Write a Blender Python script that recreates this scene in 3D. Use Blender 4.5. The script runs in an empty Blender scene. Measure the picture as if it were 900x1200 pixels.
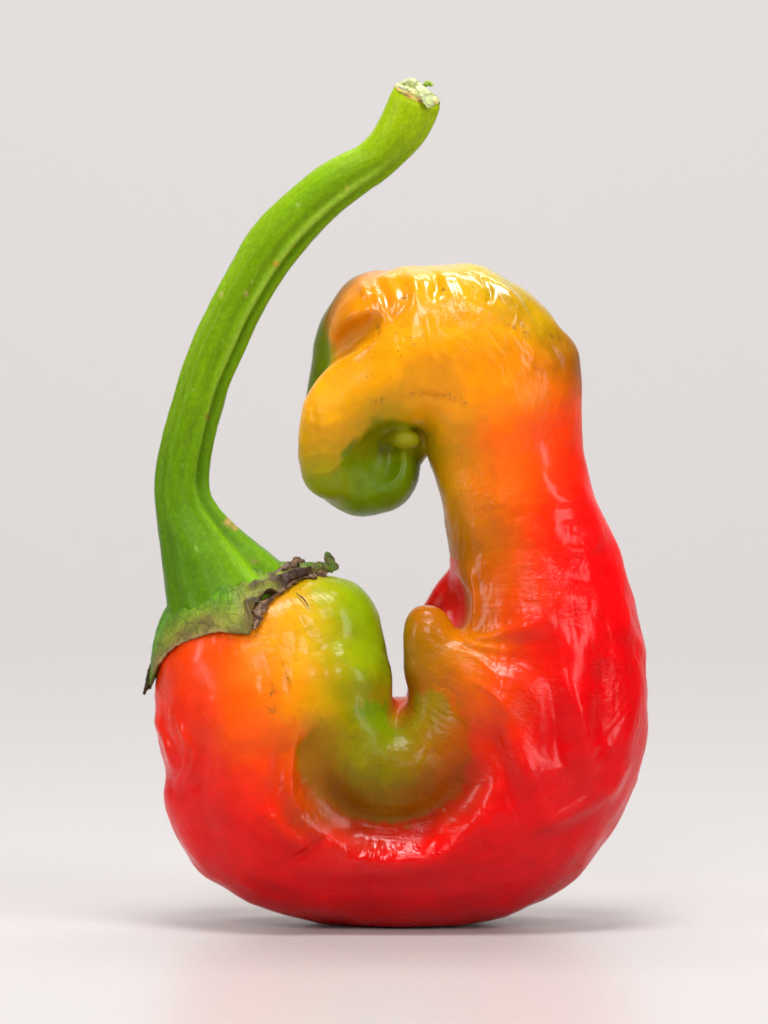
import bpy, math, random
import numpy as np
from mathutils import Vector

# ------------------------------------------------------------------ set-up
scene = bpy.context.scene
S = 0.00012                      # metres per modelling unit (pepper about 119 mm tall)
X0, Z0 = 450.0, 1085.0           # modelling plane origin: where the pepper touches the table
random.seed(4)
rng = np.random.default_rng(11)

# camera
ELEV = math.radians(3.0)
DIST = 0.95
cam_d = bpy.data.cameras.new('camera')
cam = bpy.data.objects.new('camera', cam_d)
scene.collection.objects.link(cam)
cam_d.sensor_fit = 'VERTICAL'
cam_d.sensor_height = 36.0
cam_d.lens = 36.0 * DIST / (1200 * S)
cam_d.clip_start = 0.01
cam_d.clip_end = 50
tgt = Vector((0, 0, (Z0 - 600) * S))
cam.location = tgt + Vector((0, -math.cos(ELEV), math.sin(ELEV))) * DIST
cam.rotation_euler = (math.radians(90) - ELEV, 0, 0)
cam_d.dof.use_dof = True
cam_d.dof.focus_distance = DIST - 0.009
cam_d.dof.aperture_fstop = 15
scene.camera = cam

# world: the even grey surround of a white studio
w = bpy.data.worlds.new('World')
scene.world = w
w.use_nodes = True
w.node_tree.nodes['Background'].inputs[0].default_value = (1.0, 0.985, 0.97, 1)
w.node_tree.nodes['Background'].inputs[1].default_value = 0.06


def softbox(name, loc, aim, sx, sy, power, col=(1, 0.985, 0.97)):
    d = bpy.data.lights.new(name, 'AREA')
    d.shape = 'RECTANGLE'
    d.size, d.size_y = sx, sy
    d.energy = power
    d.color = col
    o = bpy.data.objects.new(name, d)
    scene.collection.objects.link(o)
    o.location = loc
    o.rotation_euler = (Vector(aim) - Vector(loc)).to_track_quat('-Z', 'Y').to_euler()
    return o


softbox('overhead_softbox', (0.0, -0.13, 0.62), (0, 0.0, 0.02), 0.22, 0.18, 3.4)
softbox('right_softbox', (0.60, -0.52, 0.40), (0.02, 0, 0.05), 0.26, 0.56, 4.0)
softbox('left_softbox', (-0.72, -0.25, 0.34), (-0.02, 0, 0.05), 0.15, 0.45, 2.4)
softbox('front_softbox', (-0.20, -1.05, 0.80), (0, 0, 0.05), 0.30, 0.30, 4.8)
softbox('background_softbox', (0.0, 0.70, 1.5), (0, 1.4, 0.45), 1.6, 0.5, 29.5)

# exposure
scene.view_settings.view_transform = 'Standard'
scene.view_settings.look = 'None'
scene.view_settings.exposure = 0.0
scene.view_settings.gamma = 1.0
scene.view_settings.use_curve_mapping = False
scene.cycles.max_bounces = 10
scene.cycles.use_denoising = True


# ------------------------------------------------------------------ helpers
def srgb(r, g, b):
    c = np.array([r, g, b], dtype=float) / 255.0
    return np.where(c <= 0.04045, c / 12.92, ((c + 0.055) / 1.055) ** 2.4)


def P(px, py, wd=0.0):
    """modelling coordinates -> scene coordinates in modelling units (x, y, z)"""
    return (px - X0, -wd, Z0 - py)


def cr(pts, n):
    """Catmull-Rom resample of rows (any dimension), n samples per span"""
    p = np.asarray(pts, float)
    p = np.vstack([2 * p[0] - p[1], p, 2 * p[-1] - p[-2]])
    out = []
    t = np.linspace(0, 1, n, endpoint=False)[:, None]
    for i in range(1, len(p) - 2):
        a, b, c, d = p[i - 1], p[i], p[i + 1], p[i + 2]
        out.append(0.5 * (2 * b + (c - a) * t + (2 * a - 5 * b + 4 * c - d) * t ** 2
                          + (3 * b - a - 3 * c + d) * t ** 3))
    out.append(p[-2][None])
    return np.vstack(out)


def sstep(a, b, x):
    t = np.clip((x - a) / (b - a), 0, 1)
    return t * t * (3 - 2 * t)


def vnoise(p, seed=0):
    """smooth value noise on rows of 3-D points, -1..1"""
    p = np.asarray(p, float)
    i = np.floor(p).astype(np.int64)
    f = p - i
    f = f * f * f * (f * (f * 6 - 15) + 10)

    def h(ix, iy, iz):
        n = (ix * 73856093) ^ (iy * 19349663) ^ (iz * 83492791) ^ (seed * 2654435761)
        n = (n ^ (n >> 13)) * 1274126177 & 0x7fffffff
        n = (n ^ (n >> 16)) & 0xffffff
        return n / float(0xffffff) * 2 - 1
    r = 0
    for dx in (0, 1):
        wx = f[:, 0] if dx else 1 - f[:, 0]
        for dy in (0, 1):
            wy = f[:, 1] if dy else 1 - f[:, 1]
            for dz in (0, 1):
                wz = f[:, 2] if dz else 1 - f[:, 2]
                r = r + wx * wy * wz * h(i[:, 0] + dx, i[:, 1] + dy, i[:, 2] + dz)
    return r


def fbm(p, seed=0, o=3):
    return sum(vnoise(np.asarray(p) * 2 ** k, seed + k) * 0.5 ** k for k in range(o))


def mesh_obj(name, verts, faces, mat, parent=None, smooth=True, scale=S):
    me = bpy.data.meshes.new(name)
    v = np.asarray(verts, np.float32) * scale
    f = np.asarray(faces, dtype=object) if not isinstance(faces, np.ndarray) else faces
    if isinstance(faces, np.ndarray):
        me.vertices.add(len(v))
        me.vertices.foreach_set('co', v.ravel())
        k = faces.shape[1]
        me.loops.add(faces.size)
        me.loops.foreach_set('vertex_index', faces.astype(np.int32).ravel())
        me.polygons.add(len(faces))
        me.polygons.foreach_set('loop_start', np.arange(0, faces.size, k, dtype=np.int32))
        me.polygons.foreach_set('loop_total', np.full(len(faces), k, np.int32))
        me.update(calc_edges=True)
        me.validate()
    else:
        me.from_pydata(v.tolist(), [], faces)
        me.update()
    if smooth:
        me.polygons.foreach_set('use_smooth', np.ones(len(me.polygons), bool))
    me.materials.append(mat)
    o = bpy.data.objects.new(name, me)
    scene.collection.objects.link(o)
    if parent:
        o.parent = parent
    return o


def set_color(o, col, name='skin_colour'):
    a = o.data.color_attributes.new(name, 'FLOAT_COLOR', 'POINT')
    c = np.ones((len(o.data.vertices), 4), np.float32)
    c[:, :3] = col
    a.data.foreach_set('color', c.ravel())


def set_vec(o, vec, name):
    a = o.data.attributes.new(name, 'FLOAT_VECTOR', 'POINT')
    a.data.foreach_set('vector', np.asarray(vec, np.float32).ravel())


class NT:
    """tiny node-tree helper"""
    def __init__(self, name):
        self.m = bpy.data.materials.new(name)
        self.m.use_nodes = True
        self.t = self.m.node_tree
        self.b = self.t.nodes['Principled BSDF']

    def n(self, typ, ins=None, **kw):
        nd = self.t.nodes.new(typ)
        for k, v in kw.items():
            setattr(nd, k, v)
        for k, v in (ins or {}).items():
            self.set(nd, k, v)
        return nd

    def set(self, nd, k, v):
        s = nd.inputs[k]
        if isinstance(v, bpy.types.NodeSocket):
            self.t.links.new(v, s)
        else:
            s.default_value = v

    def math(self, op, a, b=0.0, c=0.0):
        nd = self.n('ShaderNodeMath', operation=op)
        self.set(nd, 0, a)
        self.set(nd, 1, b)
        self.set(nd, 2, c)
        return nd.outputs[0]

    def noise(self, vec, scale, detail=3, rough=0.55, dist=0.0):
        nd = self.n('ShaderNodeTexNoise', {'Vector': vec, 'Scale': scale, 'Detail': detail,
                                           'Roughness': rough, 'Distortion': dist})
        return nd.outputs['Fac']

    def ramp(self, fac, a, b, lo=0.0, hi=1.0):
        nd = self.n('ShaderNodeMapRange', {'Value': fac, 'From Min': a, 'From Max': b,
                                           'To Min': lo, 'To Max': hi}, interpolation_type='SMOOTHSTEP')
        return nd.outputs[0]

    def mix(self, fac, a, b, blend='MIX'):
        nd = self.n('ShaderNodeMix', data_type='RGBA', blend_type=blend)
        self.set(nd, 0, fac)
        self.set(nd, 6, a)
        self.set(nd, 7, b)
        return nd.outputs[2]

    def scaled(self, vec, sc):
        nd = self.n('ShaderNodeMapping', {'Vector': vec, 'Scale': sc})
        return nd.outputs[0]

    def bump(self, h, strength, dist, normal=None):
        ins = {'Height': h, 'Strength': strength, 'Distance': dist}
        if normal is not None:
            ins['Normal'] = normal
        return self.n('ShaderNodeBump', ins).outputs[0]


# ------------------------------------------------------------------ table and backdrop (one white sweep)
def m_sweep():
    k = NT('white_satin_sweep')
    k.b.inputs['Base Color'].default_value = (0.475, 0.458, 0.456, 1)
    k.b.inputs['Roughness'].default_value = 0.48
    k.b.inputs['Specular IOR Level'].default_value = 0.35
    co = k.n('ShaderNodeTexCoord').outputs['Object']
    h = k.noise(co, 1400, 3, 0.6)
    k.set(k.b, 'Normal', k.bump(h, 0.25, 0.0002))
    k.set(k.b, 'Roughness', k.ramp(k.noise(co, 900, 2), 0.3, 0.7, 0.30, 0.38))
    return k.m


prof = [(-1.6, 0.0), (-0.8, 0), (-0.2, 0), (0.2, 0), (0.55, 0)]
for a in range(1, 19):
    t = math.radians(90 * a / 18)
    prof.append((0.55 + 0.85 * math.sin(t), 0.85 - 0.85 * math.cos(t)))
prof += [(1.4, 1.2), (1.4, 2.2)]
vs, fs = [], []
for (y, z) in prof:
    vs += [(-2.2, y, z), (2.2, y, z)]
for i in range(len(prof) - 1):
    fs.append((2 * i, 2 * i + 1, 2 * i + 3, 2 * i + 2))
sweep = mesh_obj('backdrop', vs, fs, m_sweep(), scale=1.0)
sweep['kind'] = 'structure'
sweep['label'] = 'seamless white satin table surface sweeping up into the backdrop'

# ------------------------------------------------------------------ pepper flesh as a solid field
VX = 2.4
lo = np.array([-300.0, -175.0, -12.0])
hi = np.array([330.0, 175.0, 800.0])
dims = np.ceil((hi - lo) / VX).astype(int)
gx = (lo[0] + VX * np.arange(dims[0])).astype(np.float32)
gy = (lo[1] + VX * np.arange(dims[1])).astype(np.float32)
gz = (lo[2] + VX * np.arange(dims[2])).astype(np.float32)


def chain_field(rows, n=7, pad=42):
    """union of round blobs along a spline: rows = (px, py, depth, radius, depth_ratio)"""
    F = np.full(tuple(dims), 60.0, np.float32)
    for (px, py, wd, r, q) in cr(rows, n):
        c = P(px, py, wd)
        R = [r + pad, r * q + pad, r + pad]
        i0 = [max(0, int((c[a] - R[a] - lo[a]) / VX)) for a in range(3)]
        i1 = [min(dims[a], int((c[a] + R[a] - lo[a]) / VX) + 2) for a in range(3)]
        if any(i1[a] <= i0[a] for a in range(3)):
            continue
        ax = (gx[i0[0]:i1[0]] - c[0])[:, None, None] ** 2
        ay = ((gy[i0[1]:i1[1]] - c[1]) / q)[None, :, None] ** 2
        az = (gz[i0[2]:i1[2]] - c[2])[None, None, :] ** 2
        d = np.sqrt(ax + ay + az) - r
        sl = tuple(slice(i0[a], i1[a]) for a in range(3))
        F[sl] = np.minimum(F[sl], d)
    return F


def smin(a, b, k):
    h = np.clip(0.5 + 0.5 * (b - a) / k, 0, 1)
    return b + (a - b) * h - k * h * (1 - h)


def smax(a, b, k):
    return -smin(-a, -b, k)


MAIN = [  # px, py, depth(+ towards viewer), radius, depth ratio
    (308, 792, 0, 124, 1.0), (318, 830, 0, 136, 1.0), (328, 885, 0, 135, 1.0), (348, 932, 0, 137, 1.0),
    (420, 948, 0, 136, 1.0), (505, 950, 0, 137, 1.0), (562, 932, 0, 143, 0.96), (605, 885, 0, 143, 0.95),
    (622, 835, 0, 138, 0.95), (629, 785, 0, 129, 0.95), (631, 730, 0, 115, 0.95), (624, 655, 0, 98, 0.95),
    (608, 592, 0, 90, 0.95), (592, 520, 0, 89, 0.92), (580, 455, 0, 96, 0.9), (555, 412, 0, 97, 0.88),
    (508, 400, 0, 93, 0.86), (472, 402, 2, 86, 0.85)]
body = chain_field(MAIN)
FOLDS = [
    # left shoulder lobe
    ([(380, 735, 28, 66, 1.0), (390, 770, 35, 62, 1.0), (385, 815, 45, 66, 1.0)], 26),
    # back of the left shoulder
    ([(370, 745, -40, 62, 1.0), (360, 800, -50, 70, 1.0)], 26),
    # rear fold of the inner bend
    ([(566, 664, -48, 30, 1.0), (532, 711, -52, 30, 1.0), (512, 760, -55, 29, 1.0), (512, 820, -60, 34, 1.0)], 14),
    # hook: front lobe, rear lobe, green tip
    ([(500, 412, 12, 80, 0.9), (452, 440, 22, 62, 0.95), (412, 478, 26, 56, 0.95), (393, 520, 22, 43, 1.0),
      (392, 548, 16, 38, 1.0)], 20),
    ([(442, 370, -26, 54, 1.0), (417, 394, -44, 45, 1.0), (403, 430, -50, 41, 1.0), (398, 480, -48, 40, 1.0),
      (405, 530, -30, 46, 1.0)], 8),
    ([(455, 508, -22, 50, 0.9), (424, 540, -12, 62, 0.95), (440, 550, -10, 52, 0.95)], 9),
    # knob at the upper right
    ([(652, 418, 4, 26, 1.2), (650, 440, 0, 28, 1.2)], 18),
    # bulge at the lower left
    ([(232, 935, 10, 40, 1.4), (262, 985, 10, 40, 1.4)], 20),
]
for rows, k in FOLDS:
    body = smin(body, chain_field(rows), k)

# hollows (taken out of the flesh)
DENTS = [
    # the bowl of the inner bend
    ([(368, 872, 163, 38, 1.0), (394, 916, 156, 46, 1.0), (440, 937, 153, 50, 1.0), (490, 935, 153, 50, 1.0),
      (530, 905, 152, 44, 1.0), (548, 862, 150, 36, 1.0)], 18),
    ([(430, 880, 150, 50, 0.9), (500, 875, 150, 50, 0.9)], 20),
    # hollow inside the hook
    ([(472, 512, 74, 22, 2.6), (456, 520, 80, 30, 2.2), (452, 548, 80, 42, 1.2), (425, 562, 78, 33, 1.2)], 5),
    # slot at the upper left of the hook
    ([(440, 360, 78, 9, 1.4), (426, 380, 63, 16, 1.4), (404, 396, 42, 17, 1.5), (378, 422, 16, 13, 1.5),
      (362, 452, 6, 9, 1.5)], 9),
    # pinch on the left flank
    ([(165, 872, 30, 22, 2.0), (180, 900, 55, 16, 2.0)], 16),
    # notch between neck and finger fold
    ([(514, 662, 92, 20, 4.0), (522, 698, 92, 27, 4.0), (528, 724, 92, 18, 4.0)], 9),
]
for rows, k in DENTS:
    body = smax(body, -chain_field(rows), k)
# second layer of folds lying in the hollows
FOLDS2 = [
    # the green U-shaped fold and the finger it ends in
    ([(400, 800, 68, 56, 1.0), (406, 848, 75, 54, 1.0), (436, 892, 78, 54, 1.0), (484, 892, 77, 53, 1.0),
      (514, 852, 70, 46, 1.0), (516, 810, 64, 36, 1.0), (504, 770, 64, 29, 1.0), (503, 742, 63, 29, 1.0), (501, 730, 60, 26, 1.0)], 14),
    ([(522, 764, 64, 30, 1.0), (552, 782, 70, 42, 1.0), (590, 806, 70, 60, 1.0)], 14),
    # bud inside the hook
    ([(458, 506, 22, 11, 1.0), (470, 511, 28, 12, 1.0), (482, 512, 26, 10, 1.0)], 8),
]
for rows, k in FOLDS2:
    body = smin(body, chain_field(rows), k)
# soften
for _ in range(2):
    for a in range(3):
        body = 0.25 * np.roll(body, 1, a) + 0.5 * body + 0.25 * np.roll(body, -1, a)


def surface_nets(F):
    ins = F < 0
    c = [ins[dx:dims[0] - 1 + dx, dy:dims[1] - 1 + dy, dz:dims[2] - 1 + dz]
         for dx in (0, 1) for dy in (0, 1) for dz in (0, 1)]
    cnt = sum(a.astype(np.int8) for a in c)
    act = (cnt > 0) & (cnt < 8)
    idx = np.argwhere(act)
    ids = np.full(act.shape, -1, np.int32)
    ids[act] = np.arange(len(idx))
    off = np.array([[x, y, z] for x in (0, 1) for y in (0, 1) for z in (0, 1)])
    val = np.stack([F[idx[:, 0] + o[0], idx[:, 1] + o[1], idx[:, 2] + o[2]] for o in off], 1)
    acc = np.zeros((len(idx), 3))
    n = np.zeros(len(idx))
    for i in range(8):
        for j in range(i + 1, 8):
            if np.abs(off[i] - off[j]).sum() != 1:
                continue
            m = (val[:, i] < 0) != (val[:, j] < 0)
            t = np.zeros(len(idx))
            t[m] = val[m, i] / (val[m, i] - val[m, j])
            pnt = off[i] + t[:, None] * (off[j] - off[i])
            acc[m] += pnt[m]
            n[m] += 1
    v = lo + VX * (idx + acc / n[:, None])
    quads = []
    for ax in range(3):
        b, cc = (ax + 1) % 3, (ax + 2) % 3
        s0 = [slice(1, dims[a] - 1) for a in range(3)]
        s1 = list(s0)
        s0[ax] = slice(0, dims[ax] - 1)
        s1[ax] = slice(1, dims[ax])
        A, B = ins[tuple(s0)], ins[tuple(s1)]
        for flip, m in ((False, A & ~B), (True, ~A & B)):
            e = np.argwhere(m)
            if not len(e):
                continue
            base = e.copy()
            base[:, b] += 1
            base[:, cc] += 1

            def g(db, dc):
                q = base.copy()
                q[:, b] += db
                q[:, cc] += dc
                return ids[q[:, 0], q[:, 1], q[:, 2]]
            qd = np.stack([g(-1, -1), g(0, -1), g(0, 0), g(-1, 0)], 1)
            quads.append(qd[:, ::-1] if flip else qd)
    return v, np.vstack(quads)


def sample(F, p):
    q = (np.asarray(p) - lo) / VX
    q = np.clip(q, 0, dims - 1.001)
    i = np.floor(q).astype(int)
    f = q - i
    r = 0
    for dx in (0, 1):
        for dy in (0, 1):
            for dz in (0, 1):
                wt = ((f[:, 0] if dx else 1 - f[:, 0]) * (f[:, 1] if dy else 1 - f[:, 1])
                      * (f[:, 2] if dz else 1 - f[:, 2]))
                r = r + wt * F[i[:, 0] + dx, i[:, 1] + dy, i[:, 2] + dz]
    return r


def gradient(F, p, h=3.0):
    p = np.asarray(p)
    g = np.stack([sample(F, p + np.eye(3)[a] * h) - sample(F, p - np.eye(3)[a] * h) for a in range(3)], 1)
    return g / (np.linalg.norm(g, axis=1, keepdims=True) + 1e-9)


V, Q = surface_nets(body)
N = gradient(body, V, 3.5)
PX, PY, W = V[:, 0] + X0, Z0 - V[:, 2], -V[:, 1]

# --- coordinates along and around the fruit (for wrinkles)
sp = cr(MAIN + [(430, 440, 15, 60, 1), (405, 500, 15, 55, 1), (425, 560, 0, 50, 1)], 10)
spx = np.stack([sp[:, 0] - X0, -sp[:, 2], Z0 - sp[:, 1]], 1)
arc = np.concatenate([[0], np.cumsum(np.linalg.norm(np.diff(spx, axis=0), axis=1))])
tang = np.gradient(spx, axis=0)
tang /= np.linalg.norm(tang, axis=1, keepdims=True)
dj = [np.linalg.norm(V - spx[j], axis=1) / (sp[j, 3] + 20) for j in range(len(spx))]
best = np.min(dj, axis=0)
tt = np.zeros(len(V))
den = np.zeros(len(V))
ca_ = np.zeros(len(V))
sa_ = np.zeros(len(V))
for j in range(len(spx)):
    wj = np.exp(-26 * (dj[j] - best))
    rel = V - spx[j]
    sd = np.cross(tang[j], np.array([0, 1.0, 0]))
    tt += wj * (arc[j] + 0.5 * rel @ tang[j])
    ca_ += wj * -rel[:, 1]
    sa_ += wj * (rel @ sd)
    den += wj
tt /= den
ang = np.arctan2(sa_, ca_)                               # 0 towards the viewer, seam at the back
around = ang * 110.0

# --- mid-size relief laid on the flesh: folds, ridges and creases (front of the fruit)
front = sstep(-0.15, 0.35, -N[:, 1])


def stroke(pts, width, amp, taper=True):
    """raised (+) or sunk (-) line along a path"""
    p = cr(pts, 6)
    dm = np.full(len(V), 1e9)
    tm = np.zeros(len(V))
    for i in range(len(p) - 1):
        a, b = p[i], p[i + 1]
        ab = b - a
        L2 = (ab ** 2).sum() + 1e-9
        t = np.clip(((PX - a[0]) * ab[0] + (PY - a[1]) * ab[1]) / L2, 0, 1)
        d = np.hypot(PX - a[0] - t * ab[0], PY - a[1] - t * ab[1])
        m = d < dm
        dm[m] = d[m]
        tm[m] = (i + t[m]) / (len(p) - 1)
    e = np.sin(np.pi * np.clip(tm, 0.02, 0.98)) ** 0.6 if taper else 1.0
    return amp * e * np.exp(-(dm / width) ** 2)


D = np.zeros(len(V))
STROKES = [
    # right flank: long ridges and hollows
    ([(585, 800), (602, 850), (620, 900), (640, 945)], 15, 7),
    ([(640, 745), (648, 800), (652, 850), (656, 890)], 15, -9),
    ([(655, 770), (678, 840), (690, 905)], 12, 6),
    ([(706, 760), (706, 820), (700, 865)], 13, -8),
    ([(738, 780), (734, 840), (716, 905)], 12, 5),
    ([(575, 840), (590, 890), (605, 940)], 10, -5),
    ([(605, 952), (650, 946), (700, 922), (738, 888)], 11, 6),
    ([(610, 975), (660, 968), (715, 935)], 12, -4),
    ([(575, 735), (610, 728), (650, 712)], 12, 5),
    ([(560, 760), (600, 765), (640, 790)], 12, -4),
    ([(640, 655), (690, 660)], 16, -3), ([(640, 690), (690, 700)], 14, 3),
    # web lines from the finger fold
    ([(540, 742), (560, 748), (590, 752)], 3.5, 3), ([(545, 738), (570, 738), (600, 730)], 4, 2.5),
    ([(535, 752), (560, 762), (585, 785)], 4, 2), ([(548, 785), (575, 800), (600, 830)], 4, 2),
    # lip under the bowl
    ([(345, 1000), (400, 1000), (460, 1000), (520, 990), (562, 955)], 13, 5),
    ([(345, 1028), (420, 1030), (500, 1026), (550, 1005)], 13, -3),
    # left crease beside the bowl
    ([(352, 835), (343, 870), (340, 910), (352, 945)], 7, 7), ([(330, 850), (325, 900), (318, 945)], 9, -4),
    ([(318, 940), (340, 965), (372, 985)], 8, 5), ([(335, 1000), (360, 985), (385, 965)], 6, -5),
    # ripples on the green fold
    ([(432, 850), (425, 885), (418, 920)], 12, 3), ([(446, 880), (443, 910), (440, 935)], 7, -3),
    ([(395, 860), (380, 885), (388, 915)], 10, -2), ([(500, 850), (495, 880), (485, 915)], 9, 2),
    # left shoulder
    ([(345, 700), (350, 750), (345, 800)], 12, -3), ([(300, 745), (305, 800), (300, 850)], 14, 2),
    ([(385, 680), (400, 720), (405, 770)], 13, 2.5), ([(360, 720), (380, 760), (385, 800)], 8, -2),
    ([(183, 835), (199, 868), (202, 902)], 5, 5), ([(212, 835), (222, 872), (205, 915)], 4, 4),
    ([(222, 850), (230, 880), (212, 918)], 3.5, 3), ([(196, 850), (210, 880), (206, 905)], 4, -4), ([(240, 850), (240, 890), (225, 922)], 8, -4),
    ([(245, 1000), (300, 1035), (350, 1055)], 6, 2),
    # hook: folds over the crown
    ([(470, 310), (484, 330), (488, 352)], 8, 5), ([(502, 308), (511, 328), (509, 350)], 5, -5),
    ([(525, 312), (538, 345), (560, 366)], 12, 5), ([(560, 318), (574, 338), (570, 352)], 4, -5),
    ([(580, 325), (598, 345), (612, 360)], 6, 5), ([(612, 348), (625, 368), (632, 390)], 4, -3),
    ([(440, 322), (452, 345), (455, 370)], 6, -4), ([(424, 328), (432, 345)], 6, 5),
    ([(500, 362), (505, 400), (512, 430)], 5, 2), ([(478, 340), (470, 360), (455, 372)], 6, -4),
    ([(470, 462), (500, 458), (540, 470)], 5, -2), ([(430, 420), (410, 450), (400, 480)], 9, 2),
    ([(356, 488), (380, 494), (412, 480)], 6, 1.4), ([(362, 512), (380, 508), (394, 511)], 3, 1.2),
    ([(354, 534), (372, 527), (398, 529)], 3, 1.6), ([(362, 549), (385, 547), (406, 531)], 3.5, 2.5), ([(366, 465), (372, 500), (368, 530)], 5, -1.5),
    ([(395, 560), (420, 555), (430, 575)], 8, 3), ([(440, 560), (440, 590)], 6, -2),
    ([(640, 372), (655, 388), (668, 400)], 6, 3), ([(628, 395), (650, 415), (655, 450)], 7, -3),
    ([(560, 380), (600, 395), (640, 430)], 8, 2),
    # neck
    ([(560, 560), (575, 620), (580, 690)], 14, -3), ([(620, 560), (640, 620), (650, 680)], 16, -2),
    ([(552, 665), (556, 700), (552, 730)], 4, 3),
    ([(636, 548), (660, 556), (682, 552)], 7, -2), ([(640, 574), (665, 582), (690, 578)], 6, 2), ([(650, 606), (672, 612), (698, 604)], 7, -2.5),
    ([(645, 632), (676, 640), (705, 632)], 6, 2), ([(640, 500), (655, 512), (672, 508)], 7, 1.5), ([(664, 664), (690, 672), (722, 664)], 7, -2),
]
for pts, wd_, am in STROKES:
    D += stroke(pts, wd_, am) * front
# short cross wrinkles
tiny = []
x = 372.0
while x < 562:                                        # on the lip
    x += random.choice([5, 7, 9, 14, 20]) * random.uniform(0.8, 1.2)
    y = 982 - 0.0010 * (x - 440) ** 2 * (1 if x > 440 else 0.3)
    up, dn = random.uniform(2, 18), random.uniform(2, 30)
    b_ = random.uniform(-14, 14)
    tiny.append(([(x - b_ * 0.3, y - up), (x + b_ * 0.1 + random.uniform(-3, 3), y + 0.3 * dn), (x + b_, y + dn)],
                 random.uniform(1.6, 4.0), random.choice([-1.7, -1.0, 0.9])))
for i in range(12):                                   # over the crown of the hook
    x = random.uniform(425, 625)
    yt = 316 + 0.0022 * (x - 495) ** 2 + random.uniform(-4, 18)
    tiny.append(([(x, yt), (x + random.uniform(-3, 16), yt + random.uniform(10, 40))], random.uniform(2.5, 6.5),
                 random.choice([-1.7, 1.4])))
for i in range(16):                                   # crackle below the crown, right
    x, y = random.uniform(560, 655), random.uniform(375, 425)
    tiny.append(([(x, y), (x + random.uniform(4, 14), y + random.uniform(10, 26))], 2.2, random.choice([-1.3, 1.2])))
for pts, wd_, am in tiny:
    D += stroke(pts, wd_, am) * front
# overall unevenness and stretched skin wrinkles
D += 3.0 * fbm(V / 55.0, 3, 2)
def ridged(p, seed):
    return sum((1 - 2 * np.abs(vnoise(np.asarray(p) * 2 ** k, seed + k))) * 0.6 ** k for k in range(2))


zz = np.zeros(len(V))
skew = around + 0.8 * tt
D += 0.32 * ridged(np.stack([tt / 30, around / 8, zz], 1), 21) * sstep(-0.1, 0.5, vnoise(V / 60, 8))
D += 0.30 * ridged(np.stack([tt / 7, around / 30, zz], 1), 31) * sstep(0.0, 0.5, vnoise(V / 50, 9))
D += 0.34 * ridged(np.stack([skew / 8, around / 34, zz], 1), 35) * sstep(0.05, 0.5, vnoise(V / 55, 14))
V2 = V + N * D[:, None]
V2[:, 2] = np.where(V2[:, 2] < 4, 4 - (4 - V2[:, 2]) * 0.25, V2[:, 2])     # settles on the table
V2[:, 2] -= V2[:, 2].min() - 0.3

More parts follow.
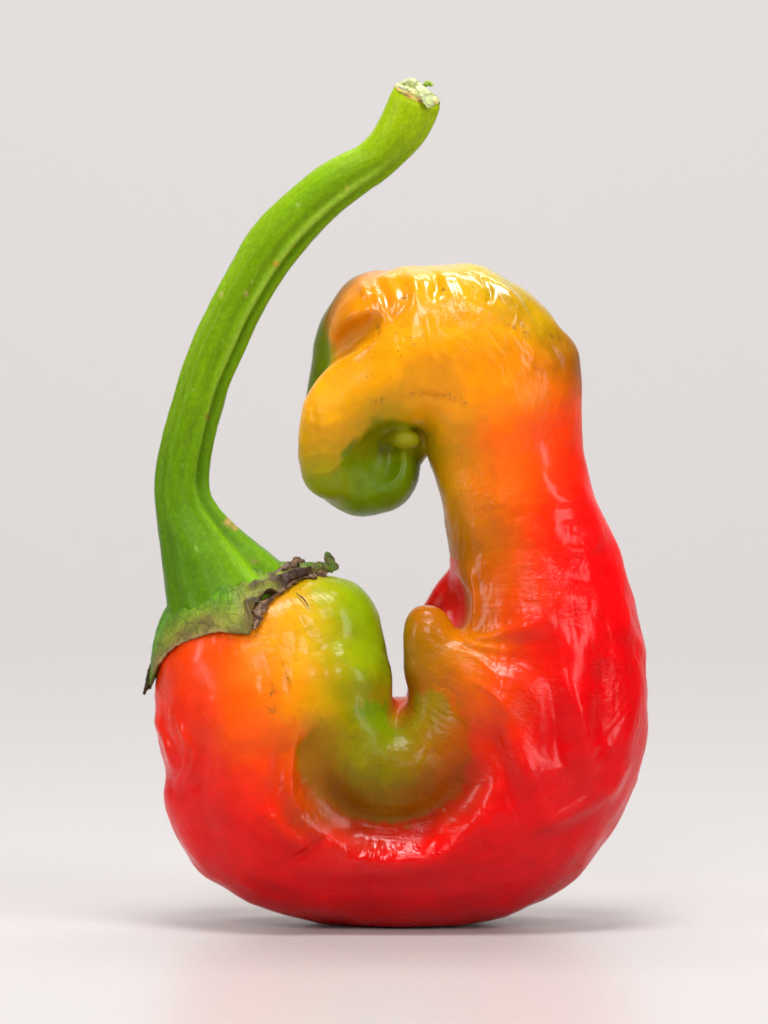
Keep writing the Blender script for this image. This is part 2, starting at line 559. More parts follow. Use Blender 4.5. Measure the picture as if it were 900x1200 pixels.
# --- ripening colours of the skin
CP = [
    # hook
    (500, 325, 232, 158, 15), (440, 340, 225, 138, 15), (590, 330, 150, 156, 6), (545, 308, 178, 165, 8), (622, 352, 150, 146, 6), (510, 305, 205, 165, 8), (560, 360, 240, 160, 8), (604, 362, 215, 150, 8),
    (400, 370, 205, 122, 8), (412, 385, 205, 125, 8), (375, 435, 236, 165, 8), (520, 400, 245, 160, 5),
    (450, 420, 243, 165, 8), (425, 400, 238, 155, 8), (600, 385, 235, 145, 10), (630, 365, 165, 140, 10),
    (655, 392, 135, 105, 8), (672, 425, 95, 58, 8), (640, 430, 235, 125, 15), (662, 480, 245, 72, 15),
    (600, 440, 245, 140, 8), (385, 470, 236, 165, 8), (370, 515, 225, 165, 8), (400, 500, 235, 165, 8),
    (362, 550, 170, 160, 10), (395, 560, 150, 155, 6), (380, 580, 145, 160, 10), (430, 590, 115, 150, 4),
    (440, 560, 120, 150, 3), (470, 540, 105, 135, 3), (470, 580, 115, 140, 4), (440, 510, 140, 120, 3),
    (470, 512, 165, 165, 10), (520, 470, 240, 150, 10), (490, 470, 225, 155, 8), (505, 530, 195, 155, 8),
    (540, 540, 235, 135, 10), (600, 520, 245, 105, 12), (640, 530, 247, 62, 12), (672, 530, 242, 16, 8),
    (530, 600, 182, 122, 5), (575, 600, 215, 112, 8), (600, 560, 236, 104, 10), (630, 600, 243, 50, 8), (672, 600, 245, 10, 6),
    # neck
    (545, 645, 162, 100, 5), (590, 650, 202, 88, 8), (640, 650, 242, 18, 6), (705, 650, 238, 5, 6),
    (560, 695, 178, 92, 8), (600, 695, 212, 62, 10), (640, 720, 232, 20, 8), (690, 720, 235, 6, 6),
    # finger fold
    (500, 715, 165, 88, 6), (488, 755, 135, 98, 6), (515, 765, 185, 118, 6), (545, 765, 215, 112, 8),
    (570, 800, 235, 82, 10), (540, 810, 215, 98, 10), (600, 790, 222, 30, 8), (500, 815, 130, 100, 5),
    # bowl
    (500, 860, 135, 88, 6), (450, 850, 115, 125, 5), (420, 870, 122, 112, 6), (390, 850, 165, 120, 6),
    (362, 880, 165, 85, 8), (370, 915, 140, 75, 8), (450, 925, 125, 72, 8), (410, 935, 130, 62, 8),
    (500, 920, 135, 55, 8), (530, 895, 150, 55, 8), (545, 855, 175, 55, 8), (468, 815, 190, 62, 8),
    # left shoulder
    (390, 685, 148, 168, 12), (425, 705, 125, 162, 6), (440, 770, 105, 152, 4), (405, 755, 160, 168, 8),
    (360, 735, 208, 172, 20), (335, 705, 222, 150, 30), (318, 745, 240, 140, 15), (375, 800, 215, 158, 6),
    (405, 810, 150, 150, 6), (435, 815, 110, 145, 4), (345, 795, 238, 140, 8), (300, 785, 244, 100, 10),
    (250, 765, 248, 75, 12), (200, 785, 243, 60, 15), (185, 830, 238, 38, 18), (230, 830, 246, 52, 12),
    (290, 840, 248, 92, 8), (330, 850, 244, 100, 8), (240, 895, 238, 28, 10), (300, 895, 246, 50, 8),
    (332, 905, 238, 40, 8), (200, 920, 230, 15, 12),
    # red body
    (250, 965, 228, 5, 6), (300, 960, 235, 12, 6), (350, 1000, 225, 2, 5), (400, 985, 225, 3, 5),
    (450, 985, 218, 3, 6), (520, 975, 222, 4, 6), (450, 1050, 210, 0, 7), (350, 1050, 212, 0, 6),
    (600, 1000, 215, 2, 8), (540, 1040, 210, 0, 8), (650, 900, 222, 3, 6), (700, 800, 226, 3, 6),
    (720, 880, 222, 3, 8), (650, 820, 222, 3, 6), (580, 880, 230, 15, 8), (580, 940, 225, 5, 8),
    (690, 960, 215, 2, 8), (740, 760, 228, 3, 6), (575, 845, 230, 35, 10),
]
CB = [  # back of the fruit
    (500, 330, 215, 150, 15), (400, 400, 130, 150, 10), (370, 480, 120, 150, 8), (420, 560, 110, 145, 5),
    (600, 400, 225, 120, 15), (590, 500, 235, 80, 12), (610, 600, 238, 25, 8), (540, 670, 232, 25, 8),
    (520, 710, 228, 25, 8), (500, 780, 215, 45, 8), (468, 815, 195, 62, 8), (420, 760, 120, 155, 6),
    (350, 720, 200, 150, 15), (250, 780, 240, 60, 12), (300, 880, 232, 15, 8), (450, 900, 210, 30, 8),
    (450, 1030, 210, 0, 7), (620, 800, 225, 3, 6), (700, 700, 230, 4, 6), (600, 1000, 214, 2, 8),
]


def paint(cps, x, y, sig):
    num = np.zeros((len(x), 3))
    den = np.zeros(len(x))
    for (cx, cy, r, g, b) in cps:
        d2 = (x - cx) ** 2 + (y - cy) ** 2
        wt = np.exp(-d2 / (2 * sig ** 2)) + 1e-4 / (1 + (d2 / 900) ** 2)
        kr, kg = (0.96, 0.85) if g < 60 else ((0.93, 0.93) if r < 190 and g > 140 else (0.985, 0.975))
        num += wt[:, None] * srgb(r * kr, g * kg, b * (1.5 if g < 30 else 0.6))
        den += wt
    return num / den[:, None]


stk = fbm(np.stack([tt / 34, around / 5, np.zeros(len(V))], 1), 201, 3)
stk2 = fbm(np.stack([tt / 5, around / 26, np.zeros(len(V))], 1), 211, 3)
wx = PX + 5 * fbm(V / 26, 41, 3) + 2 * stk2 + 3 * fbm(V / 7, 43, 2)
wy = PY + 5 * fbm(V / 26, 51, 3) + 2 * stk + 3 * fbm(V / 7, 53, 2)
colF = paint(CP, wx, wy, 25)
colB = paint(CB, wx, wy, 34)
# the rear wall seen through the notch is ripe red
notch = sstep(488, 500, PX) * sstep(562, 554, PX) * sstep(642, 654, PY) * sstep(750, 742, PY)
hookl = sstep(412, 388, PX) * sstep(360, 425, PY) * sstep(480, 460, PY)
notch2 = sstep(449, 455, PX) * sstep(490, 484, PX) * sstep(790, 800, PY) * sstep(856, 842, PY)
fb = sstep(-45, -5, W - 62 * notch - 95 * notch2 - 34 * hookl + 10 * vnoise(V / 30, 61))[:, None]
COL = colB * (1 - fb) + colF * fb


def inside(poly, feather, jig):
    """soft mask of a patch of skin, 1 inside"""
    p = cr(np.vstack([poly, poly[:1]]), 4)
    x, y = PX + jig * fbm(V / 9, 77, 3), PY + jig * fbm(V / 9, 87, 3)
    dm = np.full(len(V), 1e9)
    ins = np.zeros(len(V), bool)
    for i in range(len(p) - 1):
        a, b = p[i], p[i + 1]
        ab = b - a
        t = np.clip(((x - a[0]) * ab[0] + (y - a[1]) * ab[1]) / ((ab ** 2).sum() + 1e-9), 0, 1)
        dm = np.minimum(dm, np.hypot(x - a[0] - t * ab[0], y - a[1] - t * ab[1]))
        c = (a[1] > y) != (b[1] > y)
        xi = a[0] + (y - a[1]) / (b[1] - a[1] + 1e-9) * ab[0]
        ins ^= c & (x < xi)
    sd = np.where(ins, dm, -dm)
    return sstep(-feather, feather, sd)[:, None]


# unripe green at the hooked tip
TIP = np.array([(438, 487), (470, 488), (492, 500), (494, 560), (480, 604), (415, 622), (360, 592), (345, 556), (375, 556),
                (396, 543), (408, 520)], float)
tipc = paint([(440, 510, 120, 118, 2), (470, 512, 168, 165, 8), (470, 545, 98, 128, 2), (430, 555, 116, 145, 3),
              (395, 570, 142, 152, 5), (365, 565, 150, 155, 8), (430, 595, 112, 148, 3), (470, 580, 105, 135, 3)], PX, PY, 16)
m_ = inside(TIP, 5, 4) * sstep(-60, -20, W)[:, None]
COL = COL * (1 - m_) + tipc * m_
# olive fold in the bend
OL = np.array([(374, 838), (353, 868), (353, 898), (373, 920), (408, 943), (455, 953), (503, 944), (534, 918), (549, 870),
               (540, 825), (505, 800), (460, 815), (420, 815)], float)
olc = paint([(500, 860, 145, 108, 4), (450, 850, 125, 140, 3), (420, 870, 130, 128, 4), (392, 848, 178, 140, 5),
             (365, 870, 175, 110, 6), (368, 910, 158, 92, 6), (450, 925, 142, 92, 6), (410, 930, 148, 84, 6), (440, 890, 135, 122, 4),
             (500, 915, 152, 76, 6), (528, 895, 165, 70, 6), (540, 855, 190, 75, 6), (505, 815, 145, 118, 4),
             (435, 820, 115, 150, 3), (475, 885, 140, 112, 4)], wx, wy, 20)
m_ = inside(OL, 6, 6) * sstep(0, 40, W - 75 * notch2)[:, None]
olive = m_[:, 0].copy()
COL = COL * (1 - m_) + 0.86 * olc * m_
COL *= (1 + 0.05 * fbm(V / 14, 71, 3) + 0.015 * stk + 0.015 * stk2)[:, None]
COL = np.clip(COL, 0.0005, 0.95)


def m_skin():
    k = NT('pepper_skin')
    b = k.b
    col = k.n('ShaderNodeAttribute', attribute_name='skin_colour').outputs['Color']
    flow = k.n('ShaderNodeAttribute', attribute_name='skin_flow').outputs['Vector']
    co = k.n('ShaderNodeTexCoord').outputs['Object']
    scar = k.n('ShaderNodeAttribute', attribute_name='scar').outputs['Vector']
    sep = k.n('ShaderNodeSeparateXYZ', {0: scar})
    # fine brown scars, speckled
    sn = k.ramp(k.noise(co, 900, 4, 0.7), 0.48, 0.66)
    sc = k.math('MULTIPLY', sn, sep.outputs[0])
    c1 = k.mix(k.math('MULTIPLY', sc, 0.95), col, (0.22, 0.10, 0.01, 1))
    # pores and freckles
    vor = k.n('ShaderNodeTexVoronoi', {'Vector': co, 'Scale': 900.0}).outputs['Distance']
    fr = k.math('MULTIPLY', k.ramp(vor, 0.16, 0.05), k.ramp(k.noise(co, 60, 3), 0.52, 0.66))
    fr = k.math('MULTIPLY', fr, sep.outputs[1])
    c2 = k.mix(k.math('MULTIPLY', fr, 0.85), c1, (0.16, 0.08, 0.008, 1))
    # slight mottling
    mot = k.ramp(k.noise(co, 160, 4, 0.6), 0.3, 0.7, 0.92, 1.05)
    hsv = k.n('ShaderNodeHueSaturation', {'Color': c2, 'Value': mot})
    k.set(b, 'Base Color', hsv.outputs[0])
    b.inputs['Subsurface Weight'].default_value = 0.5
    b.inputs['Subsurface Radius'].default_value = (1.0, 0.45, 0.15)
    b.inputs['Subsurface Scale'].default_value = 0.0032
    b.inputs['Specular IOR Level'].default_value = 0.07
    # wrinkles: along, across, diagonal
    n1 = k.noise(k.scaled(flow, (800, 2300, 1)), 1.0, 3, 0.55, 1.2)
    n2 = k.noise(k.scaled(flow, (2300, 800, 1)), 1.0, 3, 0.55, 1.2)
    rot = k.n('ShaderNodeMapping', {'Vector': flow, 'Rotation': (0, 0, 0.8)}).outputs[0]
    n3 = k.noise(k.scaled(rot, (1500, 260, 1)), 1.0, 3, 0.6, 0.3)
    patch = k.ramp(k.noise(co, 75, 2), 0.42, 0.6)
    patch2 = k.ramp(k.noise(co, 50, 2), 0.45, 0.62)
    h = k.math('ADD', k.math('MULTIPLY', n1, patch), k.math('MULTIPLY', n2, k.math('SUBTRACT', 1.0, patch)))
    h = k.math('ADD', h, k.math('MULTIPLY', n3, k.math('MULTIPLY', patch2, 0.5)))
    h2 = k.noise(co, 2600, 3, 0.6)
    pm = k.ramp(k.noise(co, 90, 3), 0.40, 0.62, 0.15, 1.0)
    h = k.math('MULTIPLY', h, pm)
    nb = k.bump(h, 0.7, 0.00016)
    nb = k.bump(h2, 0.3, 0.00006, nb)
    k.set(b, 'Normal', nb)
    ro = k.ramp(k.noise(co, 240, 3), 0.3, 0.7, 0.26, 0.40)
    k.set(b, 'Roughness', ro)
    k.set(b, 'Coat Weight', k.math('ADD', 0.24, k.math('MULTIPLY', sep.outputs[2], 0.8)))
    b.inputs['Coat Roughness'].default_value = 0.17
    k.set(b, 'Coat Normal', k.bump(h, 0.7, 0.00015))
    return k.m


root = bpy.data.objects.new('chili_pepper', None)
scene.collection.objects.link(root)
root.empty_display_size = 0.02
root['label'] = 'curled red, orange and green pepper standing on a white surface with long green stem'
root['category'] = 'pepper'

flesh = mesh_obj('flesh', V2, Q, m_skin(), root)
flesh['label'] = 'wrinkled red flesh ripening through orange to green at the hooked tip'
set_color(flesh, COL)
set_vec(flesh, np.stack([tt * S, around * S, np.zeros(len(V))], 1), 'skin_flow')


def scar_mask():
    s = np.zeros(len(V))
    for pts, wd_ in [([(500, 455), (515, 458), (530, 460), (552, 470)], 4), ([(470, 440), (472, 456)], 4),
                     ([(480, 458), (500, 455)], 4), ([(428, 410), (440, 385), (445, 375)], 6),
                     ([(320, 780), (322, 830)], 5), ([(308, 768), (316, 772)], 4), ([(465, 340), (478, 345)], 6),
                     ([(520, 330), (518, 352)], 4), ([(590, 370), (630, 395)], 6), ([(640, 385), (660, 405)], 5),
                     ([(430, 470), (460, 455)], 6), ([(462, 815), (468, 850)], 9), ([(335, 760), (340, 800)], 5)]:
        s = np.maximum(s, stroke(pts, wd_, 1.0))
    yel = np.clip(COL[:, 1] * 3.2, 0, 1)        # freckles show on the unripe skin
    gl = sstep(415, 440, PX) * sstep(650, 620, PX) * sstep(385, 350, PY)      # shinier skin over the crown
    gl = np.maximum(gl, stroke([(395, 402), (412, 404), (425, 408)], 10, 1.0))
    gl = np.maximum(gl, 0.5 * stroke([(375, 985), (430, 985), (500, 980)], 18, 1.0))
    gl = gl - 0.17 * olive                        # the olive fold is duller
    return np.stack([s * front, yel, gl], 1)


set_vec(flesh, scar_mask(), 'scar')

# ------------------------------------------------------------------ calyx
I0 = np.array(P(300, 800, 0))
AX = np.array([-0.46, 0.0, 0.888])
E1 = np.array([0.888, 0.0, 0.46])
E2 = np.array([0.0, -1.0, 0.0])
RIM = [(0, 62), (8, 61), (16, 58), (24, 55), (32, 52), (40, 52), (48, 52), (56, 50), (64, 50), (69, 53), (73, 60), (78, 63),
       (84, 59), (92, 52.5), (102, 50), (115, 48), (130, 47.5), (142, 49.5), (152, 52.5), (162, 56), (170, 61), (176, 64), (180, 66),
       (185, 64), (195, 60), (210, 56), (225, 52), (240, 56), (255, 50), (270, 54), (285, 50), (300, 55), (315, 52),
       (330, 57), (345, 55), (360, 62)]
ra, rv = np.array(RIM).T
NT_, NP_ = 280, 46
th = np.linspace(0, 2 * np.pi, NT_, endpoint=False)
deg = np.degrees(th)
rim = np.interp(deg, ra, rv)
rim = rim + 0.8 * fbm(np.stack([deg / 4.5, deg * 0, deg * 0], 1), 5, 2)
dry = np.maximum(sstep(82, 60, deg), sstep(330, 350, deg))     # dried and torn right-hand margin


def shoot(dirs, off):
    """walk outwards from inside the flesh to its skin"""
    r = np.full(len(dirs), 40.0)
    for _ in range(60):
        p = I0 + dirs * r[:, None]
        d = sample(body, p)
        r = r + np.clip(-d, -6, 12) * 0.8
    return I0 + dirs * (r + off)[:, None], r


tv, cc = [], []
for lay in (0, 1):
    for j in range(NP_):
        u = j / (NP_ - 1)
        ph = np.radians(6 + (rim - 6) * u)
        dirs = (np.cos(ph)[:, None] * AX + np.sin(ph)[:, None] *
                (np.cos(th)[:, None] * E1 + np.sin(th)[:, None] * E2))
        base = 13.0 * (1 - u) ** 1.3 + 6.5
        nz = fbm(np.stack([deg / 9, deg * 0 + u * 9, deg * 0], 1), 13, 3)
        off = base + nz * (0.8 + 2.6 * dry * u)
        off = off + dry * 7.0 * sstep(0.82, 1.0, u) * (0.6 + nz)            # torn margin lifts
        off = off + sstep(165, 180, deg) * sstep(195, 180, deg) * 2 * sstep(0.8, 1, u)
        if lay:
            off = np.where(u > 0.9, off - 3.2 - 2.0 * dry * 0, -2.0)
        pp, _ = shoot(dirs, off)
        tv.append(pp)
        # colour
        g0 = srgb(80, 132, 4)
        g1 = srgb(128, 130, 42)
        g2 = srgb(118, 98, 50)
        k1 = sstep(0.45, 0.9, u) * np.ones(NT_)
        k1 = k1 * sstep(175, 140, deg)
        k2 = sstep(0.72, 1.0, u + 0.10 * nz) * sstep(178, 158, deg)
        c = g0 + (g1 - g0) * (k1 * 0.9)[:, None]
        c = c + (g2 - c) * (k2 * 0.8)[:, None]
        kd = dry * sstep(0.80, 0.97, u + 0.12 * nz)
        c = c + (srgb(58, 38, 28) - c) * kd[:, None]
        tip = sstep(173, 180, deg) * sstep(188, 180, deg) * sstep(0.9, 0.98, u)
        c = c + (srgb(40, 26, 14) - c) * tip[:, None]
        pale = sstep(0.972, 0.99, u) * sstep(84, 92, deg) * sstep(165, 150, deg)
        c = c + (srgb(205, 178, 120) - c) * (pale * 0.5)[:, None]
        cc.append(c)
tv = np.vstack(tv)
cc = np.vstack(cc)
qf = []
L = NP_ * NT_
for j in range(NP_ - 1):
    for i in range(NT_):
        i2 = (i + 1) % NT_
        a, b_, c_, d_ = j * NT_ + i, j * NT_ + i2, (j + 1) * NT_ + i2, (j + 1) * NT_ + i
        qf.append((a, d_, c_, b_))
        qf.append((L + a, L + b_, L + c_, L + d_))
for i in range(NT_):
    i2 = (i + 1) % NT_
    a, b_ = (NP_ - 1) * NT_ + i, (NP_ - 1) * NT_ + i2
    qf.append((a, L + a, L + b_, b_))


def m_calyx():
    k = NT('calyx_skin')
    b = k.b
    col = k.n('ShaderNodeAttribute', attribute_name='skin_colour').outputs['Color']
    co = k.n('ShaderNodeTexCoord').outputs['Object']
    warp = k.n('ShaderNodeMix', data_type='VECTOR')
    nn = k.n('ShaderNodeTexNoise', {'Vector': co, 'Scale': 500.0, 'Detail': 2.0}).outputs['Color']
    k.set(warp, 0, 0.0012)
    k.set(warp, 4, co)
    k.set(warp, 5, nn)
    v = k.n('ShaderNodeTexVoronoi', {'Vector': warp.outputs[1], 'Scale': 620.0}, feature='DISTANCE_TO_EDGE').outputs['Distance']
    edge = k.ramp(v, 0.14, 0.02)
    msk = k.ramp(k.noise(co, 140, 3), 0.38, 0.6)
    c1 = k.mix(k.math('MULTIPLY', k.math('MULTIPLY', edge, msk), 0.3), col, (0.045, 0.03, 0.012, 1))
    mot = k.ramp(k.noise(co, 500, 4, 0.65), 0.3, 0.7, 0.7, 1.25)
    hsv = k.n('ShaderNodeHueSaturation', {'Color': c1, 'Value': mot})
    k.set(b, 'Base Color', hsv.outputs[0])
    b.inputs['Roughness'].default_value = 0.5
    b.inputs['Specular IOR Level'].default_value = 0.25
    b.inputs['Subsurface Weight'].default_value = 0.1
    b.inputs['Subsurface Radius'].default_value = (0.6, 1.0, 0.2)
    b.inputs['Subsurface Scale'].default_value = 0.001
    h = k.math('SUBTRACT', k.noise(co, 700, 4, 0.65), k.math('MULTIPLY', edge, 0.35))
    k.set(b, 'Normal', k.bump(h, 0.5, 0.0004))
    return k.m


mc = m_calyx()
calyx = mesh_obj('calyx', tv, qf, mc, root)
calyx['label'] = 'green cap with dried brown torn rim'
set_color(calyx, cc)


# crumpled dried margin, curled tip and flakes along the torn rim
def crumple(name, path, rad, cols, parent, seed, flat=1.0, wob=0.5):
    """an irregular shrivelled strip along a path of (px, py, depth)"""
    p = cr([P(*q) for q in path], 10)
    rr = cr(np.array(rad, float)[:, None], 10)[:, 0] if len(rad) == len(path) else np.full(len(p), rad[0])
    t = np.gradient(p, axis=0)
    t /= np.linalg.norm(t, axis=1, keepdims=True) + 1e-9
    up = np.array([0.2, -1.0, 0.3])
    a = np.cross(t, up)
    a /= np.linalg.norm(a, axis=1, keepdims=True) + 1e-9
    b = np.cross(a, t)
    K = 14
    vs_, cs_ = [], []
    for i in range(len(p)):
        for j in range(K):
            an = 2 * math.pi * j / K
            vs_.append((p[i], a[i], b[i], an, rr[i], i))
    pos = []
    for (q, aa, bb, an, r, i) in vs_:
        n = vnoise(np.array([[math.cos(an) * 1.6 + i * 0.21, math.sin(an) * 1.6, i * 0.55]]), seed)[0]
        r2 = r * (1 + wob * n)
        pos.append(q + aa * math.cos(an) * r2 + bb * math.sin(an) * r2 * flat)
        m = vnoise(np.array([[i * 0.35, math.cos(an) * 1.2, math.sin(an) * 1.2]]), seed + 3)[0] * 0.5 + 0.5
        x = m * (len(cols) - 1)
        k0 = min(int(x), len(cols) - 2)
        cs_.append(srgb(*cols[k0]) * (1 - (x - k0)) + srgb(*cols[k0 + 1]) * (x - k0))
    fc = []
    for i in range(len(p) - 1):
        for j in range(K):
            j2 = (j + 1) % K
            fc.append((i * K + j, i * K + j2, (i + 1) * K + j2, (i + 1) * K + j))
    fc.append(tuple(range(K))[::-1])
    fc.append(tuple((len(p) - 1) * K + j for j in range(K)))
    o = mesh_obj(name, pos, fc, mc, parent)
    set_color(o, np.array(cs_))
    return o


def on_skin(px, py, off=3.0):
    """depth of the skin at a place on the viewer's side"""
    y = np.linspace(-170, 60, 460)
    pts = np.stack([np.full_like(y, px - X0), y, np.full_like(y, Z0 - py)], 1)
    s_ = sample(body, pts)
    hit = np.argmax(s_ < 0) if (s_ < 0).any() else None
    return (px, py, (-y[hit] + off) if hit is not None else 0.0)


BROWN = [(48, 30, 24), (92, 66, 48), (140, 112, 88), (60, 42, 32)]
GRN = [(70, 96, 22), (96, 130, 40), (120, 116, 60), (70, 60, 34)]
# ------------------------------------------------------------------ stem
PAIRS = [  # left edge, right edge of the stem going up
    ((192, 752), (352, 682)), ((195, 728), (334, 664)), ((194, 706), (316, 648)), ((190, 668), (297, 632)),
    ((186, 632), (275, 613)), ((183, 604), (255, 592)), ((181, 572), (246, 572)), ((185, 535), (247, 542)),
    ((193, 500), (255, 502)), ((203, 466), (263, 472)), ((214, 430), (270, 450)), ((231, 386), (288, 410)),
    ((245, 358), (303, 376)), ((258, 332), (319, 347)), ((274, 304), (336, 320)), ((289, 277), (354, 297)),
    ((311, 250), (374, 274)), ((340, 222), (400, 249)), ((374, 195), (430, 226)), ((398, 182), (450, 212)),
    ((419, 172), (472, 193)), ((436, 156), (493, 171)), ((449, 133), (506, 151)), ((457, 112), (514, 131)), ((463, 100), (515, 121))]
arr = np.array([[l[0], l[1], r[0], r[1]] for l, r in PAIRS], float)
rings = cr(arr, 12)
nR = len(rings)
KS = 96
aa = np.linspace(0, 2 * np.pi, KS, endpoint=False)
tS = np.linspace(0, 1, nR)
SV, SC, SF = [], [], []
slen = np.concatenate([[0], np.cumsum(np.hypot(*np.diff((rings[:, :2] + rings[:, 2:]) / 2, axis=0).T))])
for i, (lx, ly, rx, ry) in enumerate(rings):
    c = np.array(P((lx + rx) / 2, (ly + ry) / 2, 30 * (1 - sstep(0, 0.35, tS[i])) * 0.3))
    h = np.array([(rx - lx) / 2, 0, -(ry - ly) / 2])
    hw = np.linalg.norm(h)
    hd = hw * (0.92 if tS[i] > 0.2 else 0.92 - 0.04 * (0.2 - tS[i]) / 0.2)
    g = 1 - 0.75 * sstep(0.55, 0.95, tS[i])          # ribs fade towards the cut end
    # ribs and furrows, angle 0 = right edge, pi/2 = towards the viewer
    tw = 0.25 * math.sin(tS[i] * 5)
    prof_ = (-0.16 * np.exp(-((aa - (0.72 + tw * 0.4)) / 0.14) ** 2) + 0.05 * np.exp(-((aa - (1.02 + tw * 0.4)) / 0.16) ** 2)
             - 0.05 * np.exp(-((aa - (1.32 + tw * 0.3)) / 0.16) ** 2) - 0.05 * np.exp(-((aa - (2.35 + tw * 0.3)) / 0.2) ** 2)
             + 0.03 * np.exp(-((aa - (2.05)) / 0.25) ** 2) + 0.04 * np.exp(-((aa - 0.42) / 0.15) ** 2)
             - 0.09 * np.exp(-((aa - 3.9) / 0.2) ** 2) - 0.09 * np.exp(-((aa - 5.0) / 0.22) ** 2))
    flare = sstep(0.30, 0.0, tS[i])
    prof_ = prof_ * g * (1.5 - 0.55 * flare)
    nz = fbm(np.stack([np.cos(aa) * 1.5, np.sin(aa) * 1.5, np.full(KS, slen[i] / 45)], 1), 17, 3)
    nz2 = vnoise(np.stack([np.cos(aa) * 5, np.sin(aa) * 5, np.full(KS, slen[i] / 60)], 1), 19)
    rr = 1 + prof_ + 0.022 * nz + 0.012 * nz2 * (1 + flare)
    tilt = 9.0 * sstep(0.93, 1.0, tS[i])          # the cut slants towards the viewer
    SV.append(c - (np.sin(aa) * tilt)[:, None] * np.array([0.42, 0, 0.9]) + np.cos(aa)[:, None] * h * rr[:, None] + np.sin(aa)[:, None] * np.array([0, -hd, 0]) * rr[:, None])
    u = tS[i]
    ca = srgb(80, 122, 0)
    cb = srgb(108, 146, 0)
    cd = srgb(146, 168, 2)
    col = ca + (cb - ca) * sstep(0.1, 0.5, u) + (cd - cb) * sstep(0.72, 1.0, u)
    col = col[None] * (1 + 0.10 * nz[:, None] + 0.06 * nz2[:, None])
    rt = (np.exp(-((aa - 0.9) / 0.5) ** 2) * sstep(0.3, 0.05, u))[:, None]
    col = col + (srgb(140, 190, 20) - col) * 0.6 * rt
    pl = (np.exp(-((aa - 1.05) / 0.12) ** 2) * sstep(0.25, 0.5, u) * sstep(0.9, 0.7, u))[:, None]
    col = col + (srgb(165, 195, 70) - col) * 0.5 * pl
    gr_ = (np.exp(-((aa - 0.70) / 0.16) ** 2) * sstep(0.9, 0.6, u))[:, None]  # furrow: its own deeper green, plus shade painted into the colour
    col = col + (srgb(62, 104, 0) - col) * 0.35 * gr_
    ul = (np.exp(-((aa - 2.75) / 0.4) ** 2) * sstep(0.25, 0.6, u))[:, None]  # overhead highlight on the upper-left edge, painted into the stem colour
    col = col + (srgb(150, 185, 20) - col) * 0.35 * ul
    SC.append(col)
SV = np.vstack(SV)
SC = np.vstack(SC)
for (qx, qy, qr, qc) in [(324, 309, 4.5, (190, 135, 50)), (289, 343, 4, (165, 150, 80)), (260, 345, 4, (175, 170, 80)),
                         (407, 221, 3, (180, 165, 70)), (244, 487, 4, (120, 95, 30)), (268, 610, 6, (180, 140, 90)),
                         (276, 616, 5, (175, 130, 80)), (300, 656, 4, (140, 120, 60)), (215, 545, 2.5, (130, 165, 60)),
                         (232, 640, 3, (140, 170, 70)), (350, 240, 2.5, (160, 180, 70)), (296, 330, 2.5, (150, 175, 70)),
                         (470, 150, 2.5, (170, 170, 60)), (262, 400, 2, (140, 165, 60)), (228, 455, 2, (140, 165, 60))]:
    dq = np.hypot(SV[:, 0] + X0 - qx, (Z0 - SV[:, 2] - qy) * 0.8) + 1.2 * vnoise(SV / 3.0, 301)
    mq = (sstep(qr, qr * 0.4, dq) * (SV[:, 1] < 6))[:, None]
    SC = SC + (srgb(*qc) - SC) * 0.75 * mq
for i in range(nR - 1):
    for j in range(KS):
        j2 = (j + 1) % KS
        SF.append((i * KS + j, i * KS + j2, (i + 1) * KS + j2, (i + 1) * KS + j))


def m_stem():
    k = NT('stem_skin')
    b = k.b
    col = k.n('ShaderNodeAttribute', attribute_name='skin_colour').outputs['Color']
    flow = k.n('ShaderNodeAttribute', attribute_name='skin_flow').outputs['Vector']
    co = k.n('ShaderNodeTexCoord').outputs['Object']
    st = k.noise(k.scaled(flow, (2.2, 60, 1)), 1.0, 4, 0.6, 0.2)
    mot = k.ramp(st, 0.3, 0.7, 0.91, 1.08)
    hsv = k.n('ShaderNodeHueSaturation', {'Color': col, 'Value': mot})
    c1 = hsv.outputs[0]
    fine = k.ramp(k.noise(co, 1500, 3, 0.7), 0.35, 0.7, 0.92, 1.10)
    h2 = k.n('ShaderNodeHueSaturation', {'Color': c1, 'Value': fine})
    k.set(b, 'Base Color', h2.outputs[0])
    k.set(b, 'Roughness', k.ramp(k.noise(co, 300, 3), 0.3, 0.7, 0.36, 0.5))
    b.inputs['Specular IOR Level'].default_value = 0.12
    b.inputs['Subsurface Weight'].default_value = 0.22
    b.inputs['Subsurface Radius'].default_value = (0.5, 1.0, 0.1)
    b.inputs['Subsurface Scale'].default_value = 0.0018
    h = k.math('ADD', st, k.math('MULTIPLY', k.noise(co, 1200, 3, 0.6), 0.5))
    k.set(b, 'Normal', k.bump(h, 0.35, 0.00016))
    return k.m


ms = m_stem()
stem = mesh_obj('stem', SV, SF, ms, root)
stem['label'] = 'long green ribbed stem arching up to a cut end'
set_color(stem, SC)
fl = np.stack([np.repeat(slen / 20, KS), np.tile(aa, nR) / 6.0 * 1.0, np.zeros(nR * KS)], 1)
set_vec(stem, fl, 'skin_flow')

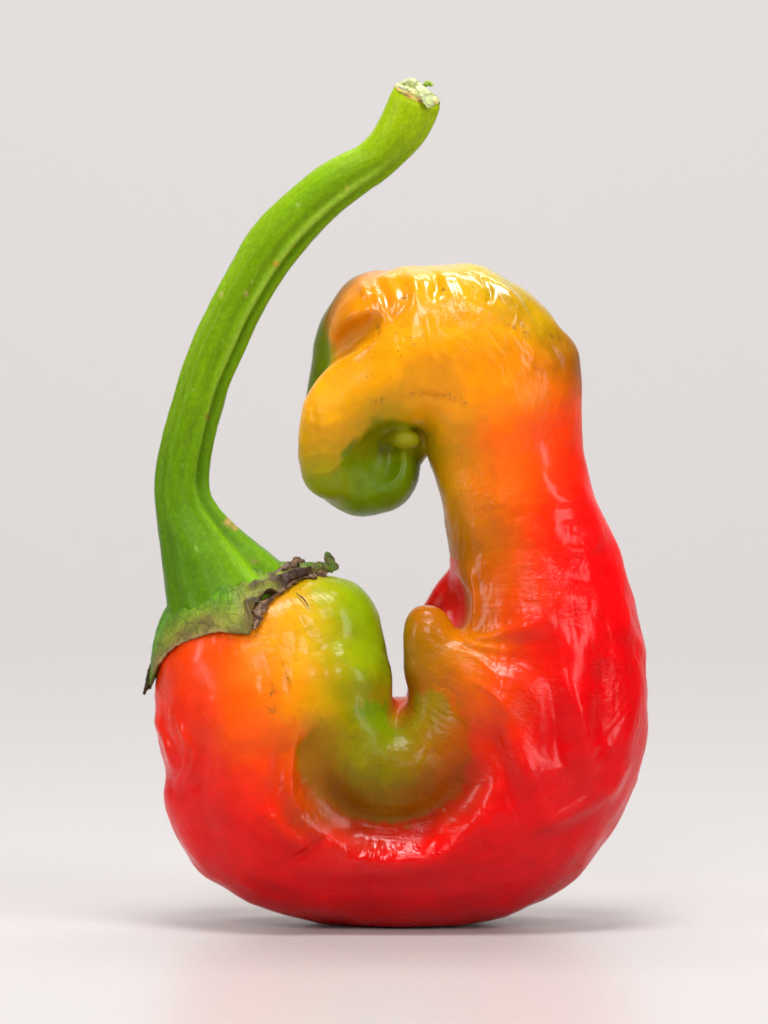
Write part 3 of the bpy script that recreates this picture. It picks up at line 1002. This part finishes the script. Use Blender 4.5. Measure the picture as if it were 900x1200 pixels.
# cut end: a rough pale disc with lifted fibres
top = rings[-1]
cT = np.array(P((top[0] + top[2]) / 2, (top[1] + top[3]) / 2, 0))
hT = np.array([(top[2] - top[0]) / 2, 0, -(top[3] - top[1]) / 2])
uT = np.array([-hT[2], 0, hT[0]])
uT = uT / np.linalg.norm(uT)
if uT[2] < 0:
    uT = -uT
hDv = np.array([0, -np.linalg.norm(hT) * 0.92, 0])
CVv, CCc, CFf = [], [], []
NRg = 16
for i in range(NRg):
    f = 1 - i / NRg
    n = fbm(np.stack([np.cos(aa) * f * 3.2, np.sin(aa) * f * 3.2, np.full(KS, 2.0)], 1), 91, 3)
    lift = (4.0 * sstep(1.0, 0.75, f) + n * (2.6 - 1.4 * np.sin(aa)) * sstep(1.0, 0.85, f)) - 9.0 * f * np.sin(aa) - 4.0 * sstep(0.95, 0.6, f)
    rim_ = f * (0.985 if i == 0 else 1.0)
    CVv.append(cT + np.cos(aa)[:, None] * hT * rim_ + np.sin(aa)[:, None] * hDv * rim_ + lift[:, None] * uT)
    m = sstep(-0.5, 0.5, n)[:, None]
    fr_ = sstep(-0.1, 0.6, np.sin(aa) * f)[:, None]
    cx_ = srgb(138, 150, 70) * (1 - m) + srgb(200, 205, 150) * m
    CCc.append(cx_ * (1 - fr_) + (srgb(196, 176, 78) * (1 - m) + srgb(170, 120, 60) * m) * fr_)
CVv.append((cT + 3 * uT)[None])
CCc.append(srgb(170, 170, 110)[None])
for i in range(NRg - 1):
    for j in range(KS):
        j2 = (j + 1) % KS
        CFf.append((i * KS + j, i * KS + j2, (i + 1) * KS + j2, (i + 1) * KS + j))
for j in range(KS):
    CFf.append(((NRg - 1) * KS + j, (NRg - 1) * KS + (j + 1) % KS, NRg * KS))
cut = mesh_obj('cut_end', np.vstack(CVv), CFf, mc, stem)
set_color(cut, np.vstack(CCc))
PALE = [(205, 210, 165), (178, 190, 120), (225, 228, 195), (150, 160, 90)]
crumple('peeled_flap', [(488, 100, 12), (495, 108, 22), (501, 117, 28), (505, 127, 30)], [4, 6.5, 7, 4.5], PALE[:3], stem, 5, 0.35, 0.15)
crumple('fibre', [(472, 97, 12), (484, 96, 14), (494, 102, 15)], [1.8, 3.0, 1.8], PALE, stem, 8, 0.5, 0.4)
crumple('fibre', [(466, 101, 18), (472, 104, 22), (480, 108, 24)], [1.4, 2.2, 1.2], PALE, stem, 12, 0.5, 0.4)
crumple('fibre', [(496, 102, 0), (502, 98, 0), (507, 101, 0)], [2, 3, 2], [(110, 140, 30), (150, 175, 60), (120, 150, 40)], stem, 15, 0.5, 0.5)

# torn rim pieces of the calyx
rimp = [on_skin(299, 730, 6), on_skin(303, 719, 8), on_skin(307, 708, 9), on_skin(320, 695, 8), on_skin(336, 684, 8)]
crumple('torn_edge', rimp, [2.2, 4.5, 4.8, 2.4, 2], BROWN, calyx, 33, 0.7, 0.85)
rimp = [on_skin(334, 686, 7), on_skin(346, 676, 8), on_skin(358, 672, 8), on_skin(372, 672, 6)]
crumple('torn_edge', rimp, [2.2, 4.2, 2.4, 3.2], BROWN, calyx, 37, 0.7, 0.9)
crumple('torn_edge', [(318, 672, 48), (334, 664, 40), (346, 658, 30), (356, 656, 20)], [2.5, 3.5, 6, 3], BROWN, calyx, 43, 0.8, 0.6)
crumple('sepal_tip', [(352, 664, 34), (366, 662, 32), (380, 664, 26), (390, 667, 20)], [5, 6, 5, 3.5], GRN, calyx, 47, 0.6, 0.4)
crumple('sepal_tip', [(392, 668, 16), (388, 660, 14), (384, 650, 12), (383, 646, 12)], [6, 7, 4.5, 1.5], GRN, calyx, 53, 0.5, 0.25)
crumple('torn_edge', [(374, 668, 38), (378, 672, 40), (380, 676, 40)], [3, 5, 3], BROWN, calyx, 57, 0.8, 0.5)
crumple('dry_fibre', [on_skin(348, 690, 3), on_skin(357, 697, 3), on_skin(364, 708, 2)], [0.4, 0.8, 0.3],
        [(50, 26, 12), (90, 52, 20)], calyx, 61, 1, 0.3)
crumple('dried_tip', [(181, 772, 4), (176, 788, 4), (172.5, 803, 4), (168, 814, 4)], [3, 3.6, 3.2, 1.6],
        [(52, 66, 16), (60, 40, 18), (36, 24, 14)], calyx, 67, 0.9, 0.3)
